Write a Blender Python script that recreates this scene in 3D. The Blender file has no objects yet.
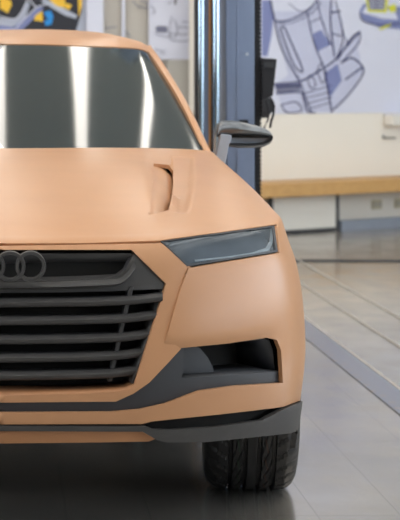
import bpy, bmesh, math, random
import numpy as np
from mathutils import Vector, Matrix
from mathutils.geometry import delaunay_2d_cdt
random.seed(4)
R = math.radians
scene = bpy.context.scene
C = scene.collection

# ---------------------------------------------------------------- camera
FPX, CAMY, H, PX0, PY0 = 1640.0, -5.0, 1.22, 0.0, 90.0
cam = bpy.data.cameras.new('camera')
camo = bpy.data.objects.new('camera', cam); C.objects.link(camo)
camo.location = (0, CAMY, H); camo.rotation_euler = (R(90), 0, 0)
cam.sensor_fit = 'HORIZONTAL'; cam.sensor_width = 36.0
cam.lens = 36.0 * FPX / 400.0
cam.shift_x = (200.0 - PX0) / 400.0
cam.shift_y = (PY0 - 260.0) / 400.0
cam.clip_end = 100
cam.dof.use_dof = True; cam.dof.focus_distance = 4.5; cam.dof.aperture_fstop = 8.5
scene.camera = camo
# ---------------------------------------------------------------- world and exposure
w = bpy.data.worlds.new('world'); scene.world = w; w.use_nodes = True
w.node_tree.nodes['Background'].inputs[0].default_value = (.8, .87, 1, 1)
w.node_tree.nodes['Background'].inputs[1].default_value = 0.3
scene.view_settings.view_transform = 'Standard'; scene.view_settings.look = 'None'
scene.view_settings.gamma = 1; scene.view_settings.exposure = 0.27
scene.view_settings.use_curve_mapping = False
TUBE = 6.6          # strength of the ceiling light rows
WIN = 5.4           # daylight in the windows

# ---------------------------------------------------------------- materials
def srgb(r, g, b):
    return tuple(((c/255)/12.92 if c/255 <= .04045 else ((c/255+.055)/1.055)**2.4) for c in (r, g, b)) + (1,)
def mat(name, col, rough=.5, metal=0.0, spec=.5, var=0.0, scale=8.0, bump=0.0, coat=0.0, coatr=.05, ior=1.5, emit=None, es=0, stretch=(1,1,1)):
    m = bpy.data.materials.new(name); m.use_nodes = True
    nt = m.node_tree; b = nt.nodes['Principled BSDF']
    b.inputs['Base Color'].default_value = col; b.inputs['Roughness'].default_value = rough
    b.inputs['Metallic'].default_value = metal; b.inputs['IOR'].default_value = ior
    b.inputs['Specular IOR Level'].default_value = spec
    b.inputs['Coat Weight'].default_value = coat; b.inputs['Coat Roughness'].default_value = coatr
    if emit: b.inputs['Emission Color'].default_value = emit; b.inputs['Emission Strength'].default_value = es
    if var or bump:
        tc = nt.nodes.new('ShaderNodeTexCoord'); mp = nt.nodes.new('ShaderNodeMapping')
        mp.inputs['Scale'].default_value = stretch
        nz = nt.nodes.new('ShaderNodeTexNoise'); nz.inputs['Scale'].default_value = scale; nz.inputs['Detail'].default_value = 5
        nt.links.new(tc.outputs['Object'], mp.inputs[0]); nt.links.new(mp.outputs[0], nz.inputs[0])
        if var:
            mx = nt.nodes.new('ShaderNodeMix'); mx.data_type = 'RGBA'
            mx.inputs[6].default_value = tuple(max(0, c*(1-var)) for c in col[:3]) + (1,)
            mx.inputs[7].default_value = tuple(min(1, c*(1+var)) for c in col[:3]) + (1,)
            nt.links.new(nz.outputs[0], mx.inputs[0]); nt.links.new(mx.outputs[2], b.inputs['Base Color'])
        if bump:
            bp = nt.nodes.new('ShaderNodeBump'); bp.inputs['Strength'].default_value = bump; bp.inputs['Distance'].default_value = .01
            nt.links.new(nz.outputs[0], bp.inputs['Height']); nt.links.new(bp.outputs[0], b.inputs['Normal'])
    return m
CLAY = mat('clay', srgb(196, 146, 108), .33, var=.08, scale=3.5, stretch=(1, 2.5, 2.5), spec=.38)
CLAYD = mat('clay_dark', srgb(186, 132, 92), .5, var=.08, scale=5)  # slightly darker, browner clay tone for the grille sill and lower valance
GREY = mat('grey_primer', srgb(66, 65, 66), .55, var=.15, scale=20, stretch=(1, 4, 4))
CHAR = mat('charcoal_trim', srgb(56, 58, 64), .5, var=.08, scale=12)
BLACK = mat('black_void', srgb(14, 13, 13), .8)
GLASS = mat('dark_glass', srgb(50, 58, 60), .085, ior=1.6, spec=.5, var=.2, scale=2.2)
LAMPG = mat('headlamp_glass', srgb(80, 88, 97), .22, metal=.45, var=.4, scale=9, stretch=(1, 1, 2.5))
LAMPS = mat('headlamp_strip', srgb(128, 138, 146), .25, metal=.4)
SILV = mat('satin_silver', srgb(118, 124, 132), .30, metal=.9)
SILL = mat('pale_silver', srgb(182, 192, 208), .35, metal=.3)
RUB = mat('rubber', srgb(42, 42, 44), .45, bump=.1, scale=60)
CHROME = mat('chrome', srgb(176, 196, 214), .2, metal=1)
STEELB = mat('blue_grey_steel', srgb(122, 138, 168), .45, metal=.1, var=.15, scale=6, stretch=(2, 2, .5))
ORNG = mat('orange_strip', srgb(190, 140, 90), .5)
BELLOW = mat('black_bellows', srgb(24, 26, 34), .6)
PLAS = mat('dark_plastic', srgb(50, 52, 58), .5)
WALLC = mat('cream_wall', srgb(236, 230, 220), .8, var=.03, scale=2)
WALLG = mat('grey_beige_wall', srgb(186, 180, 172), .8, var=.03, scale=2)
WHITE = mat('white_panel', srgb(228, 224, 216), .6)
SOCK = mat('socket_plastic', srgb(196, 188, 160), .5)
PAPER = mat('white_paper', srgb(214, 216, 232), .7)
GREYP = mat('grey_board', srgb(172, 168, 162), .7)
BLUEB = mat('blue_grey_base', srgb(138, 146, 160), .5, var=.15, scale=9)
INK = mat('blue_ink', srgb(62, 64, 112), .8)
INKL = mat('pale_blue_ink', srgb(128, 136, 182), .8)
INKG = mat('grey_ink', srgb(120, 122, 145), .8)
PBLACK = mat('poster_black', srgb(38, 40, 50), .6)
PYEL = mat('poster_yellow', srgb(236, 190, 60), .6)
PLIME = mat('poster_lime', srgb(216, 214, 60), .6)
PBLUE = mat('poster_blue', srgb(40, 140, 215), .6)
PBODY = mat('poster_pale_blue', srgb(196, 199, 222), .7)
PSLV = mat('poster_silver', srgb(176, 182, 200), .6)
CEIL = mat('ceiling_paint', srgb(205, 208, 206), .9)
LAMPM = mat('tube_light', srgb(255, 250, 235), .5, emit=(1, .955, .88, 1), es=TUBE)
SKYP = mat('daylight_pane', srgb(230, 240, 255), .3, emit=(.82, .91, 1, 1), es=WIN)
RED = mat('stripe_green', srgb(52, 74, 58), .7); STO = mat('stripe_orange', srgb(92, 68, 56), .7)

def wood(name, a, b_):
    m = mat(name, a, .45); nt = m.node_tree; b = nt.nodes['Principled BSDF']
    tc = nt.nodes.new('ShaderNodeTexCoord'); mp = nt.nodes.new('ShaderNodeMapping'); mp.inputs['Scale'].default_value = (1.2, 12, 14)
    nz = nt.nodes.new('ShaderNodeTexNoise'); nz.inputs['Scale'].default_value = 2; nz.inputs['Detail'].default_value = 6
    mx = nt.nodes.new('ShaderNodeMix'); mx.data_type = 'RGBA'; mx.inputs[6].default_value = a; mx.inputs[7].default_value = b_
    nt.links.new(tc.outputs['Object'], mp.inputs[0]); nt.links.new(mp.outputs[0], nz.inputs[0])
    nt.links.new(nz.outputs[0], mx.inputs[0]); nt.links.new(mx.outputs[2], b.inputs['Base Color'])
    return m
WOOD = wood('bench_wood', srgb(208, 164, 104), srgb(178, 134, 76))

def floor_mat():
    m = mat('plate_floor', srgb(150, 146, 142), .17, metal=.65); nt = m.node_tree; b = nt.nodes['Principled BSDF']; L = nt.links
    N = lambda t: nt.nodes.new('ShaderNode' + t)
    geo = N('NewGeometry'); sep = N('SeparateXYZ'); L.new(geo.outputs['Position'], sep.inputs[0])
    def lines(sock, per, wd, off):
        a = N('Math'); a.operation = 'ADD'; a.inputs[1].default_value = off; L.new(sock, a.inputs[0])
        q = N('Math'); q.operation = 'PINGPONG'; q.inputs[1].default_value = per/2; L.new(a.outputs[0], q.inputs[0])
        c = N('Math'); c.operation = 'LESS_THAN'; c.inputs[1].default_value = wd; L.new(q.outputs[0], c.inputs[0]); return c.outputs[0]
    lx = lines(sep.outputs[0], .24, .0014, .05); ly = lines(sep.outputs[1], 1.0, .002, .3)
    mxl = N('Math'); mxl.operation = 'MAXIMUM'; L.new(lx, mxl.inputs[0]); L.new(ly, mxl.inputs[1])
    nz = N('TexNoise'); nz.inputs['Scale'].default_value = 1.6; nz.inputs['Detail'].default_value = 8; nz.inputs['Roughness'].default_value = .65
    L.new(geo.outputs['Position'], nz.inputs[0])
    rp = N('ValToRGB'); rp.color_ramp.elements[0].position = .35; rp.color_ramp.elements[1].position = .7
    rp.color_ramp.elements[0].color = srgb(168, 164, 158); rp.color_ramp.elements[1].color = srgb(196, 190, 182)
    L.new(nz.outputs[0], rp.inputs[0])
    mx = N('Mix'); mx.data_type = 'RGBA'; L.new(mxl.outputs[0], mx.inputs[0]); L.new(rp.outputs[0], mx.inputs[6]); mx.inputs[7].default_value = srgb(128, 124, 120)
    L.new(mx.outputs[2], b.inputs['Base Color'])
    # scuffs change the gloss
    n2 = N('TexNoise'); n2.inputs['Scale'].default_value = 5; n2.inputs['Detail'].default_value = 8; L.new(geo.outputs['Position'], n2.inputs[0])
    mr = N('MapRange'); mr.inputs[1].default_value = .3; mr.inputs[2].default_value = .75; mr.inputs[3].default_value = .12; mr.inputs[4].default_value = .26
    L.new(n2.outputs[0], mr.inputs[0]); L.new(mr.outputs[0], b.inputs['Roughness'])
    return m
FLOOR = floor_mat()
def rail_mat():
    m = mat('rail_steel', srgb(132, 136, 146), .24, metal=.6); nt = m.node_tree; b = nt.nodes['Principled BSDF']
    tc = nt.nodes.new('ShaderNodeTexCoord'); vo = nt.nodes.new('ShaderNodeTexVoronoi'); vo.voronoi_dimensions = '2D'; vo.inputs['Scale'].default_value = 8; vo.inputs['Randomness'].default_value = .25
    c = nt.nodes.new('ShaderNodeMath'); c.operation = 'LESS_THAN'; c.inputs[1].default_value = .11
    mx = nt.nodes.new('ShaderNodeMix'); mx.data_type = 'RGBA'; mx.inputs[6].default_value = srgb(136, 141, 156); mx.inputs[7].default_value = srgb(176, 156, 138)
    nt.links.new(tc.outputs['Object'], vo.inputs[0]); nt.links.new(vo.outputs['Distance'], c.inputs[0]); nt.links.new(c.outputs[0], mx.inputs[0])
    nt.links.new(mx.outputs[2], b.inputs['Base Color']); return m
RAIL = rail_mat()
RAILL = mat('rail_edge', srgb(190, 184, 174), .3, metal=.4, var=.2, scale=6)
RAILD = mat('floor_channel', srgb(22, 24, 26), .6)

# ---------------------------------------------------------------- helpers
def tag(o, label=None, cat=None, group=None, kind=None):
    if label: o['label'] = label
    if cat: o['category'] = cat
    if group: o['group'] = group
    if kind: o['kind'] = kind
    return o
def empty(name, loc, label=None, cat=None, group=None):
    o = bpy.data.objects.new(name, None); o.location = loc; C.objects.link(o); o.empty_display_size = .1
    return tag(o, label, cat, group)
def mesh(name, verts, faces, m, parent=None, smooth=False, auto=None):
    me = bpy.data.meshes.new(name)
    me.from_pydata([tuple(v) for v in verts], [], [tuple(f) for f in faces]); me.update()
    bm = bmesh.new(); bm.from_mesh(me); bmesh.ops.recalc_face_normals(bm, faces=bm.faces); bm.to_mesh(me); bm.free()
    ms = m if isinstance(m, (list, tuple)) else [m]
    for k in ms: me.materials.append(k)
    if smooth: me.shade_smooth()
    if auto: me.set_sharp_from_angle(angle=R(auto))
    o = bpy.data.objects.new(name, me); C.objects.link(o)
    if parent:
        o.parent = parent
        off = Vector(parent.location)
        if parent.parent: off += Vector(parent.parent.location)
        me.transform(Matrix.Translation(-off))
    return o
class MB:
    def __init__(s): s.v = []; s.f = []
    def add(s, v, f):
        n = len(s.v); s.v += [tuple(q) for q in v]; s.f += [tuple(i+n for i in q) for q in f]; return s
    def box(s, x0, x1, y0, y1, z0, z1):
        return s.add([(x, y, z) for z in (z0, z1) for (x, y) in ((x0, y0), (x1, y0), (x1, y1), (x0, y1))],
                     [(0,3,2,1), (4,5,6,7), (0,1,5,4), (1,2,6,5), (2,3,7,6), (3,0,4,7)])
    def obox(s, o, ux, uy, uz):        # oriented box from a corner and three edge vectors
        o, ux, uy, uz = map(Vector, (o, ux, uy, uz))
        return s.add([o, o+ux, o+ux+uy, o+uy, o+uz, o+ux+uz, o+ux+uy+uz, o+uy+uz],
                     [(0,3,2,1), (4,5,6,7), (0,1,5,4), (1,2,6,5), (2,3,7,6), (3,0,4,7)])
    def tube(s, pts, r, n=10, cap=True, closed=False):
        pts = [Vector(p) for p in pts]; rings = []
        m = len(pts); rr = r if isinstance(r, (list, tuple)) else [r]*m
        for i, p in enumerate(pts):
            if closed: d = pts[(i+1) % m] - pts[i-1]
            else: d = pts[min(i+1, m-1)] - pts[max(i-1, 0)]
            d.normalize(); up = Vector((0, 0, 1)) if abs(d.z) < .9 else Vector((1, 0, 0))
            a = d.cross(up).normalized(); b = d.cross(a)
            rings.append([p + (a*math.cos(t) + b*math.sin(t))*rr[i] for t in [2*math.pi*k/n for k in range(n)]])
        v = [q for g in rings for q in g]; f = []
        for i in range(m if closed else m-1):
            j = (i+1) % m
            for k in range(n): f.append((i*n+k, i*n+(k+1) % n, j*n+(k+1) % n, j*n+k))
        if cap and not closed: f += [tuple(range(n)), tuple((m-1)*n+k for k in range(n))]
        return s.add(v, f)
    def obj(s, name, m, parent=None, smooth=False, auto=None, bevel=0):
        o = mesh(name, s.v, s.f, m, parent, smooth, auto)
        if bevel:
            b = o.modifiers.new('bevel', 'BEVEL'); b.width = bevel; b.segments = 3; b.limit_method = 'ANGLE'; b.angle_limit = R(35)
            o.data.shade_smooth(); b.harden_normals = True
        return o
def at(px, py, D):
    return Vector(((px-PX0)*D/FPX, CAMY + D, H - (py-PY0)*D/FPX))

# ---------------------------------------------------------------- room
S = dict(kind='structure')
tag(MB().box(-9, 11, -11, 14, -.1, 0).obj('floor', FLOOR), **S)
tag(MB().box(-9, 11, -11, 14, 4.6, 4.7).obj('ceiling', CEIL), **S)
tag(MB().box(-9.1, -9, -11, 14, 0, 4.6).obj('wall_left', WALLG), **S)
tag(MB().box(11, 11.1, -11, 14, 0, 4.6).obj('wall_right', WALLC), **S)
tag(MB().box(-9, 11, -11.1, -11, 0, 4.6).obj('wall_front', GREYP), **S)
# the back wall: straight behind the car, then turning away to the right
tag(MB().box(-9, 1.70, 8.96, 9.15, 0, 4.6).obj('wall_back', WALLG), **S)
W0 = Vector((1.70, 8.63, 0)); WD = Vector((1.37, .90, 0)).normalized(); WN = Vector((WD.y, -WD.x, 0))   # WN faces the room
tag(MB().obox(W0, WD*11, -WN*.2, Vector((0, 0, 4.6))).obj('wall_corner', WALLC), **S)
def onwall(u, z, off=0.0): return W0 + WD*u + WN*off + Vector((0, 0, z))
def wall_u(px, off=0.0):           # distance along the angled wall seen at a column of the photo
    k = px/FPX            # x = k (y+5)
    o = W0 + WN*off; return (k*(o.y+5) - o.x)/(WD.x - k*WD.y)
def wallpt(px, py, off=0.0):
    u = wall_u(px); p = W0 + WD*u; D = p.y + 5 - 0
    return onwall(u, H - (py-PY0)*D/FPX, off)
# windows in the walls behind and beside the camera
def window(n, o, u, v, depth):
    o, u, v, d = map(Vector, (o, u, v, depth))
    f = MB(); t = .07
    un, vn = u.normalized(), v.normalized()
    f.obox(o, u, d, vn*t).obox(o+v-vn*t, u, d, vn*t).obox(o, un*t, d, v).obox(o+u-un*t, un*t, d, v)
    for k in range(1, 5): f.obox(o+u*k/5-un*t/2, un*t, d, v)
    r = f.obj('window_%d' % n, WHITE); tag(r, **S)
    MB().obox(o+d*.3, u, d*.2, v).obj('pane', SKYP, r)
window(1, (-8.96, -8, 1.9), (0, 11, 0), (0, 0, 1.9), (.06, 0, 0))

window(2, (10.94, -8, 1.4), (0, 14, 0), (0, 0, 2.4), (-.06, 0, 0))

# rows of tube lights on the ceiling
ROWX = [-5.2, -3.9, -2.6, -1.3, 0.0, 1.3, 2.6, 3.9, 5.2]
words_ = ['fourth left', 'third left', 'second left', 'first left', 'centre', 'first right', 'second right', 'third right', 'fourth right']
for i, x in enumerate(ROWX):
    e = empty('ceiling_light', (x, 1.0, 4.6), 'long ceiling row of tube lights, the %s row reflected in the windscreen' % words_[i], 'light', 'rows of ceiling tube lights')
    y1 = 8.3
    MB().box(x-.11, x+.11, -5, y1, 4.53, 4.6).obj('housing', WHITE, e)
    MB().box(x-.085, x+.085, -4.9, y1-.1, 4.505, 4.53).obj('tube', LAMPM, e)

# floor rails
def strip(n, x0, x1, m, y0=-4.5, y1=9.2, z=.004):
    tag(MB().box(x0, x1, y0, y1, 0, z).obj('trim_%d' % n, m), **S)
strip(1, 1.50, 1.62, RAIL); strip(2, 1.62, 1.637, RAILL, z=.005)
strip(3, 1.89, 1.903, RAILL, z=.005); strip(4, 2.13, 2.142, RAILL, z=.005)
tag(MB().box(1.2, 10, 6.62, 6.78, 0, .004).obj('trim_5', RAILD), **S)

# ---------------------------------------------------------------- bench, panels, sockets on the angled wall
ub0, ub1 = -.0, 6.0
b = empty('wall_bench', onwall(3, 0, .3), 'long pale oak bench top running along the foot of the cream wall', 'bench')
MB().obox(onwall(ub0, .335, .02), WD*(ub1-ub0), WN*.42, Vector((0, 0, .115))).obj('bench_top', WOOD, b, bevel=.008)
for u in (wall_u(272, .18), wall_u(338, .18), 3.9, 5.6):
    MB().obox(onwall(u-.014, 0.004, .15), WD*.028, WN*.03, Vector((0, 0, .331))).obj('bench_support', PLAS, b)
pn = empty('heater_panel', onwall(.9, 0, .2), 'white panel below the bench with a black bottom rail', 'panel')
ua, uz_ = wall_u(272, .18)+.016, wall_u(338, .18)-.016
MB().obox(onwall(ua, .03, .14), WD*(uz_-ua), WN*.03, Vector((0, 0, .30))).obj('panel_board', WHITE, pn)
MB().obox(onwall(ua, .004, .13), WD*(uz_-ua), WN*.05, Vector((0, 0, .024))).obj('bottom_rail', PLAS, pn)
ur = wall_u(338, .18)+.02
tag(MB().obox(onwall(ur, 0, .16), WD*7, WN*.05, Vector((0, 0, .088))).obj('baseboard_right', BLUEB), **S)
for k, (px, lab) in enumerate(((376, 'pale double wall socket below the bench, the one nearer the support'), (399, 'pale double wall socket below the bench at the picture edge'))):
    u = wall_u(px); e = empty('wall_socket', onwall(u, .2, 0), lab, 'socket', 'wall sockets below the bench')
    MB().obox(onwall(u-.06, .15, 0), WD*.12, WN*.018, Vector((0, 0, .085))).obj('face_plate', SOCK, e, bevel=.004)
    for s in (-.028, .028):
        MB().tube([onwall(u+s, .193, .017), onwall(u+s, .193, .021)], .02, 14).obj('outlet', GREYP, e)
# small white box and hook on the wall
e = empty('wall_box', wallpt(391, 123, 0), 'white box fixed to the cream wall under the pale poster', 'box')
u = wall_u(391)
MB().obox(onwall(u-.1, .90, .0), WD*.35, WN*.12, Vector((0, 0, .10))).obj('case', WHITE, e, bevel=.01)
MB().obox(onwall(u-.1, .995, .0), WD*.35, WN*.125, Vector((0, 0, .008))).obj('lid', PAPER, e)
e = empty('wall_hook', wallpt(388, 138, 0), 'small grey metal hook on the cream wall below the white box', 'hook')
p = wallpt(383, 138, 0); q = wallpt(393, 138, 0)
MB().tube([p + WN*.005, p + WN*.03, q + WN*.03, q + WN*.005], .006, 8).obj('bar', PLAS, e)
MB().obox(p - WD*.01, WD*.02, WN*.006, Vector((0, 0, .025))).obj('plate', SILV, e)

# ---------------------------------------------------------------- posters
class Sheet:
    """drawings laid on one plane of the wall; layers are a millimetre or two in front of the paper"""
    def __init__(s, f, each=None): s.f = f; s.each = each; s.mb = {}; s.lay = .006
    def poly(s, pts, m):
        s.lay += .0007
        v = [s.f(x, y, s.lay) for x, y in pts]
        s.mb.setdefault(m.name, (m, MB()))[1].add(v, [tuple(range(len(v)))])
    def line(s, pts, m, w=1.0):
        s.lay += .00002
        P0 = pts; s.keep = getattr(s, 'keep', []) + [pts]; pts = smooth2d(pts)
        for (x0, y0), (x1, y1) in zip(pts[:-1], pts[1:]):
            dx, dy = x1-x0, y1-y0; L = math.hypot(dx, dy) or 1; nx, ny = -dy/L*w/2, dx/L*w/2; ex, ey = dx/L*w/3, dy/L*w/3
            v = [s.f(a, b_, s.lay+.004) for a, b_ in ((x0+nx-ex, y0+ny-ey), (x0-nx-ex, y0-ny-ey), (x1-nx+ex, y1-ny+ey), (x1+nx+ex, y1+ny+ey))]
            s.mb.setdefault((m.name, id(P0)) if s.each else m.name, (m, MB()))[1].add(v, [(0, 1, 2, 3)])
    def done(s, parent, name='drawing'):
        if s.each:
            for (m, b_) in s.mb.values(): b_.obj(s.each, m, parent)
            return
        v, f, ms, mi = [], [], [], []
        for k, (m, b_) in enumerate(s.mb.values()):
            n = len(v); v += b_.v; f += [tuple(i+n for i in q) for q in b_.f]; ms.append(m); mi += [k]*len(b_.f)
        me = bpy.data.meshes.new(name); me.from_pydata(v, [], f)
        for m in ms: me.materials.append(m)
        me.polygons.foreach_set('material_index', mi)
        me.transform(Matrix.Translation(-Vector(parent.location)))
        o = bpy.data.objects.new(name, me); C.objects.link(o); o.parent = parent; return o
def smooth2d(P, n=5):
    if len(P) < 3: return P
    out = []
    for i in range(len(P)-1):
        p0 = P[max(i-1, 0)]; p1 = P[i]; p2 = P[i+1]; p3 = P[min(i+2, len(P)-1)]
        for k in range(n):
            t = k/n
            out.append(tuple(.5*((2*p1[j]) + (p2[j]-p0[j])*t + (2*p0[j]-5*p1[j]+4*p2[j]-p3[j])*t*t + (-p0[j]+3*p1[j]-3*p2[j]+p3[j])*t**3) for j in (0, 1)))
    return out + [P[-1]]
# big sheet on the angled wall: car front sketches in blue ink
e = empty('sketch_poster', wallpt(340, 60, 0), 'large white poster with blue pen sketches of car fronts above the bench', 'poster')
ul, zb = .02, 1.015
MB().obox(onwall(ul, zb, .001), WD*4.6, WN*.005, Vector((0, 0, 1.9))).obj('sheet', PAPER, e)
Q = lambda u_, v_: (250+u_/2.667, v_/2.667)
sh = Sheet(lambda x, y, o: wallpt(x, y, o))
ZQ = lambda L: [Q(*p) for p in L]
sh.poly(ZQ([(60, 30), (150, 30), (176, 0), (214, 0), (246, 60), (240, 118), (290, 84), (286, 130), (300, 190), (262, 250), (214, 298), (90, 300), (64, 226), (100, 200)]), PBODY)
sh.poly(ZQ([(30, 0), (52, 0), (62, 40), (55, 100), (45, 150), (30, 150)]), INKL)
sh.poly(ZQ([(166, 90), (188, 80), (214, 118), (178, 138)]), INKL)
sh.poly(ZQ([(196, 196), (232, 170), (243, 215), (214, 256), (204, 240)]), INKL)
sh.poly(ZQ([(64, 226), (130, 222), (134, 240), (70, 250)]), INKG)
for L, wd in (([(52, 0), (60, 40), (66, 55), (100, 54), (150, 30), (176, 0)], 2.2), ([(70, 62), (110, 60), (160, 36), (186, 6)], 1.2),
        ([(62, 50), (76, 110), (96, 160), (128, 212)], 2.0), ([(78, 78), (88, 72), (110, 120), (138, 188), (116, 176), (92, 118), (78, 78)], 2.0),
        ([(150, 34), (162, 90), (178, 140), (192, 172)], 1.6), ([(62, 224), (132, 216), (180, 190), (224, 160), (250, 128), (290, 84)], 2.4),
        ([(290, 84), (286, 116), (240, 168)], 1.8), ([(230, 162), (268, 100), (290, 84)], 1.2), ([(240, 168), (254, 160), (274, 156), (300, 190), (262, 250), (214, 298)], 2.2),
        ([(252, 212), (298, 178)], 2.4), ([(66, 250), (130, 246), (140, 262), (150, 296), (170, 300)], 2.0), ([(140, 250), (214, 228)], 1.2), ([(146, 262), (216, 244)], 1.2),
        ([(150, 276), (216, 258)], 1.2), ([(156, 290), (210, 274)], 1.2), ([(130, 216), (146, 262), (160, 298)], 1.6), ([(196, 190), (206, 240), (214, 290)], 1.8),
        ([(176, 190), (186, 170), (200, 196), (190, 222), (176, 190)], 1.4), ([(150, 210), (160, 200), (172, 226), (160, 236), (150, 210)], 1.4),
        ([(214, 0), (212, 60), (222, 150)], 2.0), ([(224, 0), (240, 60), (244, 110), (228, 156)], 1.6), ([(176, 0), (190, 60), (214, 120)], 1.4),
        ([(214, 34), (238, 30)], 2.2), ([(216, 90), (240, 96)], 1.4), ([(80, 280), (120, 272), (134, 296), (96, 300), (80, 280)], 1.6), ([(66, 232), (134, 226)], 3.0),
        ([(160, 60), (186, 50), (196, 80)], 1.2), ([(100, 8), (130, 30), (158, 20)], 1.0), ([(240, 60), (250, 100), (262, 120)], 1.0)):
    sh.line([Q(*p) for p in L], INK, wd*.62)
# second sketch, yellow grille
sh.poly(ZQ([(290, 30), (300, 10), (420, 20), (420, 80), (340, 72), (300, 52)]), INKL)
sh.poly(ZQ([(296, 34), (308, 16), (384, 30), (392, 52), (350, 50)]), PAPER)
sh.poly(ZQ([(306, -4), (366, -4), (362, 34), (312, 32)]), PLIME); sh.poly(ZQ([(312, -4), (358, -4), (355, 27), (316, 26)]), INKG)
sh.poly(ZQ([(364, 18), (384, 10), (388, 30), (372, 34)]), PLIME); sh.poly(ZQ([(340, 76), (374, 60), (372, 70), (346, 80)]), PLIME)
for y in (4, 12, 20): sh.line([Q(314, y), Q(358, y+1)], PAPER, .5)
sh.line([Q(290, 36), Q(300, 56), Q(340, 66), Q(400, 62)], INK, 1); sh.line([Q(322, -4), Q(322, 26)], PAPER, .5); sh.line([Q(344, -4), Q(344, 26)], PAPER, .5)
sh.done(e)
# posters on the straight wall, D = 13.95
def flat(D): return lambda x, y, o: at(x, y, D-o)
def board(name, x0, x1, y0, y1, m, D, lab, cat, th=.02):
    e = empty(name, at((x0+x1)/2, (y0+y1)/2, D), lab, cat)
    a, b_ = at(x0, y1, D), at(x1, y0, D)
    MB().box(a.x, b_.x, a.y, 8.945, a.z, b_.z).obj('sheet', m, e); return e
e = board('render_poster', -150, 86, -120, 62, PSLV, 13.93, 'poster of a yellow and black car rendering behind the car roof', 'poster')
sh = Sheet(flat(13.93))
G = lambda u_, v_: (u_/3.636, v_/3.636)
GL = lambda L: [G(*p) for p in L]
sh.poly(GL([(-300, -400), (285, -400), (300, 60), (270, 160), (-300, 160)]), PSLV)
sh.poly(GL([(-100, -300), (296, -300), (298, 40), (272, 130), (160, 120), (80, 130), (-100, 130)]), PBLACK)
sh.poly(GL([(-60, 60), (60, 70), (95, 10), (110, 10), (90, 75), (40, 100), (-60, 95)]), PSLV)
sh.poly(GL([(-60, 84), (50, 98), (140, 20), (160, 30), (80, 110), (-60, 130)]), INKL)
sh.poly(GL([(0, -10), (38, 0), (44, 16), (28, 48), (0, 30)]), PYEL)
sh.poly(GL([(128, 56), (154, 40), (156, 78), (124, 74)]), PYEL)
sh.poly(GL([(158, 44), (184, 38), (194, 60), (188, 88), (166, 94), (160, 76), (174, 72)]), PBLUE)
sh.poly(GL([(158, -8), (280, 55), (276, 68), (236, 56), (150, 6)]), PSLV)
sh.poly(GL([(172, -40), (238, -40), (236, 30), (206, 22), (180, 0)]), PYEL)
sh.poly(GL([(238, 10), (262, 18), (252, 36), (238, 30)]), PYEL)
sh.poly(GL([(282, -60), (296, -60), (298, 20), (286, 64)]), PYEL)
sh.poly(GL([(240, -60), (276, -60), (276, 14), (244, 4)]), PBLACK)
for L in ([(0, 60), (60, 66), (100, 0)], [(60, 100), (130, 30), (170, 16)], [(100, -10), (130, 26)], [(0, 110), (60, 108)]):
    sh.line([G(*p) for p in L], PAPER, 1.2)
sh.done(e)
board('pin_board', 86.5, 103.5, -120, 62, PAPER, 13.90, 'narrow white board between the yellow rendering and the grey wall', 'board')
board('paper_strip', 122, 125, -120, 62, PAPER, 13.92, 'thin white paper strip on the grey wall', 'paper')
e = board('sketch_sheet', 149, 199, -120, 59.5, PAPER, 13.91, 'white paper sheet with faint pencil sketches left of the lift rails', 'paper')
sh = Sheet(flat(13.91), 'pencil_line'); K = lambda u_, v_: (100+u_/3.64, v_/3.64)
sh.poly([K(*p) for p in ((202, 100), (210, 94), (244, 96), (246, 118), (206, 118))], INKG)
for L in ([(200, 122), (240, 134), (262, 130)], [(262, 60), (252, 110), (262, 146), (320, 148), (336, 126), (318, 100), (280, 100)], [(270, 70), (282, 110), (270, 140)], [(184, 20), (200, 40), (190, 52)],
          [(246, 14), (262, 6)], [(196, 180), (240, 186)], [(220, 192), (236, 196)], [(250, 120), (300, 126), (330, 120)], [(300, 78), (336, 84)]):
    sh.line([K(*p) for p in L], INKG, .7)
sh.line([K(276, -20), K(274, 14)], PBLACK, 1.6)
sh.done(e)
e = empty('pencil_sketch', at(132, 10, 13.9), 'grey pencil curves drawn on the wall left of the white sheet', 'drawing')
sh = Sheet(flat(13.945), 'pencil_line')
for L in ([(120, 4), (140, 24), (176, 30)], [(90, 110), (108, 130)], [(20, 102), (60, 98)], [(150, 0), (174, 14)]): sh.line([K(*p) for p in L], INKG, 1)
sh.done(e, 'curves')
board('grey_panel', 167.5, 199.5, 60, 150, GREYP, 13.86, 'plain grey panel below the white pencil sketch sheet', 'panel')

# ---------------------------------------------------------------- lift column
def cyl_z(px0, px1, D, m, name, parent, z1=2.8):
    a, c = at(px0, 0, D), at(px1, 0, D)
    return MB().tube([((a.x+c.x)/2, a.y, .03), ((a.x+c.x)/2, a.y, z1)], (c.x-a.x)/2, 24).obj(name, m, parent, True, 40)
a0, a1 = at(197, 0, 8).x, at(263, 0, 8).x
e = empty('lift_column', ((a0+a1)/2, 3.1, 0), 'tall blue-grey steel lift column with chrome rails standing behind the car', 'lift column')
MB().box(a0-.04, a1+.05, 2.85, 3.5, 0, .03).obj('base_plate', PLAS, e, bevel=.005)
pb = MB().box(at(226, 0, 8).x, at(254.5, 0, 8).x, 3.0, 3.3, .03, 2.8); pb.obj('post', STEELB, e, bevel=.006)
MB().box(at(237, 0, 8).x, at(240, 0, 8).x, 2.993, 3.0, .03, 2.8).box(at(227.5, 0, 8).x, at(229, 0, 8).x, 2.993, 3.0, .03, 2.8).obj('rib', STEELB, e)
for bz in (.6, 1.395, 2.2):
    MB().tube([(at(247, 0, 8).x, 3.001, bz), (at(247, 0, 8).x, 2.992, bz)], .008, 12).obj('bolt', SILL, e)
MB().box(at(239, 0, 8).x, at(248, 0, 8).x, 2.99, 3.0, 1.03, 1.075).obj('slot_cover', BELLOW, e)
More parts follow.
